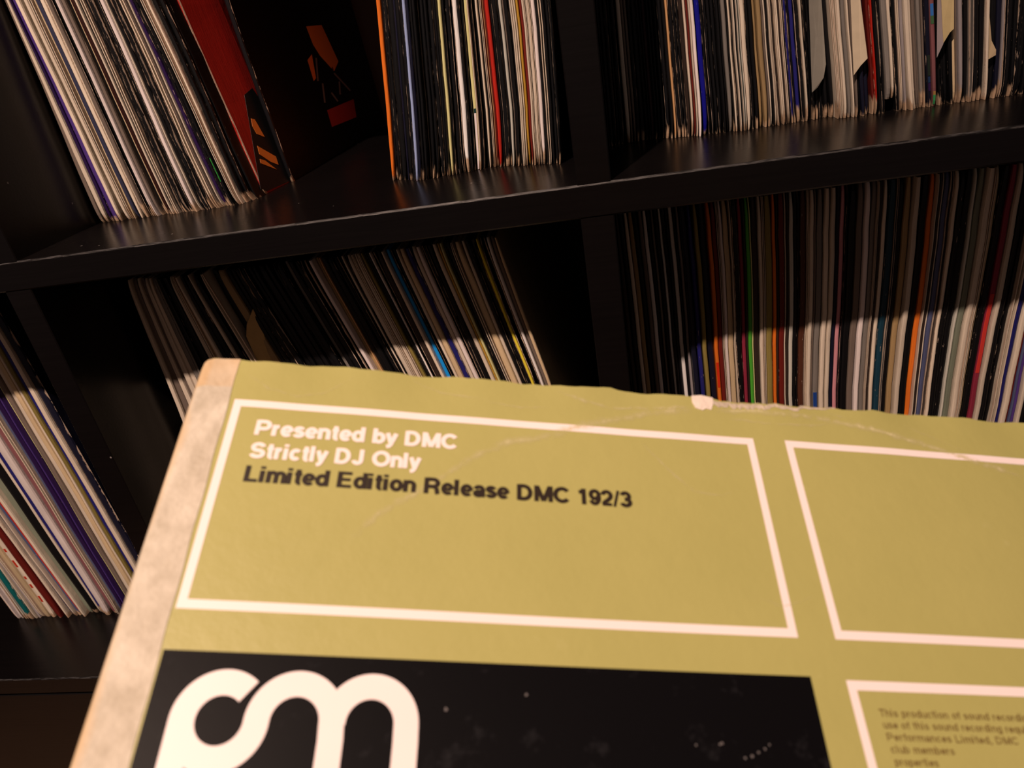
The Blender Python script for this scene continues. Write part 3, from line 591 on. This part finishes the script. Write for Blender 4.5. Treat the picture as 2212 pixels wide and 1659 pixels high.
# taped spine
def tape_mat():
    m, nt, b = node_mat('old_paper_tape'); tc = N(nt, 'ShaderNodeTexCoord')
    n1 = noise(nt, tc.outputs['Object'], 95, 5, .65); n2 = noise(nt, tc.outputs['Object'], 38, 3, .5); n3 = noise(nt, tc.outputs['Object'], 420, 3)
    c1 = mixc(nt, M(nt, 'MULTIPLY', M(nt, 'SUBTRACT', n1, .3), 2.4, clamp=True), (.43, .39, .30), (.68, .64, .54))
    at = N(nt, 'ShaderNodeAttribute', attribute_name='stain')
    k = M(nt, 'MULTIPLY', M(nt, 'SUBTRACT', M(nt, 'MULTIPLY_ADD', n2, 1.1, at.outputs['Fac']), .78), 2.6, clamp=True)
    nt.links.new(mixc(nt, M(nt, 'MULTIPLY', k, .75), c1, (.55, .38, .19)), b.inputs['Base Color'])
    b.inputs['Roughness'].default_value = .6; b.inputs['Specular IOR Level'].default_value = .25
    bp = N(nt, 'ShaderNodeBump'); bp.inputs['Strength'].default_value = .3; bp.inputs['Distance'].default_value = .001
    nt.links.new(M(nt, 'ADD', n1, n3), bp.inputs['Height']); nt.links.new(bp.outputs[0], b.inputs['Normal']); return m
vs, fs, st = [], [], []; nv, nh = 150, 14
for j in range(nv + 1):
    s_ = S0 - .02 + (S1 - S0) * (j / nv) ** 1.4
    for i in range(nh + 1):
        q = i / nh; ur = -.13 + .012 * max(0, s_ + 1.2) * 1.0; ur = min(ur, .02) + .012 * math.sin(s_ * 3.1)
        u = U0 - .012 + (ur - U0) * q
        s0 = s_
        if s_ < -.75:
            c_ = (-.72 - u) / .34
            if c_ > 0: s0 = max(s_, S0 - .02 + .30 * (1 - math.sqrt(max(0, 1 - min(1, c_) ** 2))))
        a = max(0, (-.90 - u) / .17); h = .013 - .15 * (1 - math.sqrt(max(0, 1 - min(1, a) ** 2)))
        vs.append((u, s0, h)); st.append(max(0, .55 - q * 1.6) + (.55 if s_ < -.35 else 0))
fs = [(j * (nh + 1) + i, (j + 1) * (nh + 1) + i, (j + 1) * (nh + 1) + i + 1, j * (nh + 1) + i + 1) for j in range(nv) for i in range(nh)]
# wrap over the spine onto the back
b0 = len(vs)
for j in range(nv + 1):
    u, s_, h = vs[j * (nh + 1)]; vs.append((u + .0, s_, -.26)); st.append(.5)
fs += [(j * (nh + 1), b0 + j, b0 + j + 1, (j + 1) * (nh + 1)) for j in range(nv)]
tp = hmesh('spine_tape', vs, fs, tape_mat(), 'stained beige paper tape along the spine')
at_ = tp.data.attributes.new('stain', 'FLOAT', 'POINT'); at_.data.foreach_set('value', st)
for p_ in tp.data.polygons: p_.use_smooth = True
# torn patch and frayed top edge
PAPER = simple('bare_torn_board', (.78, .70, .62), rough=.85, var=.12, scale=300, bump=.5)
FRAY = simple('grey_frayed_board', (.50, .44, .35), rough=.9, var=.25, scale=350, bump=.6)
ring = [(11.80, -1.24), (12.08, -1.29), (12.42, -1.26), (12.39, -1.05), (12.30, -.83), (12.16, -.86), (12.05, -.79), (11.86, -.84), (11.79, -1.02)]
vs = [(a, b, .016 + .012 * (i % 2)) for i, (a, b) in enumerate(ring)] + [(12.1, -1.04, .035)]
vs += [(a, b, -.05) for a, b in ring]
n = len(ring); fs = [(i, (i + 1) % n, n) for i in range(n)] + [(i, n + 1 + i, n + 1 + (i + 1) % n, (i + 1) % n) for i in range(n)]
hmesh('torn_patch', vs, fs, PAPER, 'white torn paper patch on the top edge')
rg = random.Random(3); vs = []; fs = []; nn = 60
for i in range(nn + 1):
    u = 12.38 + (15.9 - 12.38) * i / nn; k = 1 - (i / nn) ** 2
    a = top(u) - .02 * rg.random(); b = top(u) + .03 + (.20 * k) * (.55 + .6 * rg.random())
    vs += [(u, a, -.02), (u, (a + b) / 2, .014 + .02 * rg.random()), (u, b, .008)]
for i in range(nn):
    for k in (0, 1): fs.append((3 * i + k, 3 * i + k + 1, 3 * i + k + 4, 3 * i + k + 3))
hmesh('frayed_edge', vs, fs, FRAY, 'frayed bare board along the top edge')
# crease lines rubbed pale
def crease_mat():
    m, nt, b = node_mat('rubbed_crease'); tc = N(nt, 'ShaderNodeTexCoord')
    n1 = noise(nt, tc.outputs['Object'], 330, 5, .7); at2 = N(nt, 'ShaderNodeAttribute', attribute_name='soft')
    b.inputs['Base Color'].default_value = (.64, .60, .32, 1); b.inputs['Roughness'].default_value = .7
    nt.links.new(M(nt, 'MULTIPLY', at2.outputs['Fac'], M(nt, 'MULTIPLY', M(nt, 'SUBTRACT', n1, .34), 3.2, clamp=True), clamp=True), b.inputs['Alpha']); return m
CREASE = crease_mat(); rg = random.Random(5)
def crease(path, wd, strength):
    pts = []
    for a, b in zip(path, path[1:]):
        n = max(2, int(math.hypot(b[0] - a[0], b[1] - a[1]) / .12))
        pts += [(a[0] + (b[0] - a[0]) * i / n + rg.uniform(-.012, .012), a[1] + (b[1] - a[1]) * i / n + rg.uniform(-.018, .018)) for i in range(n)]
    pts.append(path[-1]); vs = []; so = []
    for i, p in enumerate(pts):
        a, b = pts[max(0, i - 1)], pts[min(len(pts) - 1, i + 1)]; dx, dy = b[0] - a[0], b[1] - a[1]; L = math.hypot(dx, dy) or 1
        w_ = wd * rg.uniform(.6, 1.3); nx, ny = -dy / L * w_ / 2, dx / L * w_ / 2
        vs += [(p[0] + nx, p[1] + ny, .009), (p[0], p[1], .010), (p[0] - nx, p[1] - ny, .009)]
        en = min(1, i / 5, (len(pts) - 1 - i) / 5); so += [0, strength * en, 0]
    fs = [(3 * i + k, 3 * i + k + 1, 3 * i + k + 4, 3 * i + k + 3) for i in range(len(pts) - 1) for k in (0, 1)]
    o = hmesh('crease', vs, fs, CREASE); at3 = o.data.attributes.new('soft', 'FLOAT', 'POINT'); at3.data.foreach_set('value', so)
for p_, w_, k_ in (([(11.82, -.78), (10.51, -.56), (9.4, -.2), (8.61, .02), (7.75, .44), (6.81, .62), (5.9, 1.2), (5.05, 1.91), (3.84, 2.84), (3.21, 3.55)], .26, .75),
                   ([(12.3, -.84), (13.4, -.90), (14.45, -.87), (15.5, -.80), (17.04, -.52), (18.27, -.20), (20.81, .60)], .24, 1.0),
                   ([(8.04, -1.03), (8.8, -.75), (9.51, -.62), (10.6, -.72), (11.83, -.86)], .14, .9), ([(0.07, -.83), (.73, -.39), (1.44, -.2), (2.09, -.38), (2.83, -.97)], .09, .55),
                   ([(3.99, -1.24), (4.49, -.91), (5.11, -.67), (6.32, -.57)], .09, .5), ([(10.23, .37), (10.92, 1.2), (11.45, 1.69), (12.15, 1.76), (12.53, 1.63)], .09, .6),
                   ([(13.47, 1.21), (13.93, .83)], .08, .5), ([(12.58, 4.33), (13.09, 4.52), (13.56, 4.39), (13.95, 4.2)], .08, .55),
                   ([(12.6, -.62), (13.8, -.50), (15.0, -.55), (15.8, -.66)], .10, .6), ([(15.6, -1.05), (16.3, -.82)], .12, .8), ([(6.1, -.55), (7.0, -.42), (8.0, -.50)], .07, .6),
                   ([(17.6, -.9), (18.6, -.45), (19.6, .05)], .07, .45)):
    crease(p_, w_, k_)
# spots rubbed through the black panel
SPOT = simple('rubbed_spot', (.13, .12, .12), rough=.7)
for (a, b) in ((11.12, 7.42), (11.17, 7.40), (10.62, 7.45), (11.6, 7.66), (11.75, 7.62), (11.9, 7.55), (12.05, 7.48), (12.16, 7.40), (7.2, 6.62), (5.6, 6.95)):
    rr = rg.uniform(.02, .035); hmesh('rubbed_spot', [(a + rr * rg.uniform(.7, 1.3) * math.cos(q * .785), b + rr * rg.uniform(.7, 1.3) * math.sin(q * .785), .012) for q in range(8)], [tuple(range(8))], SPOT)
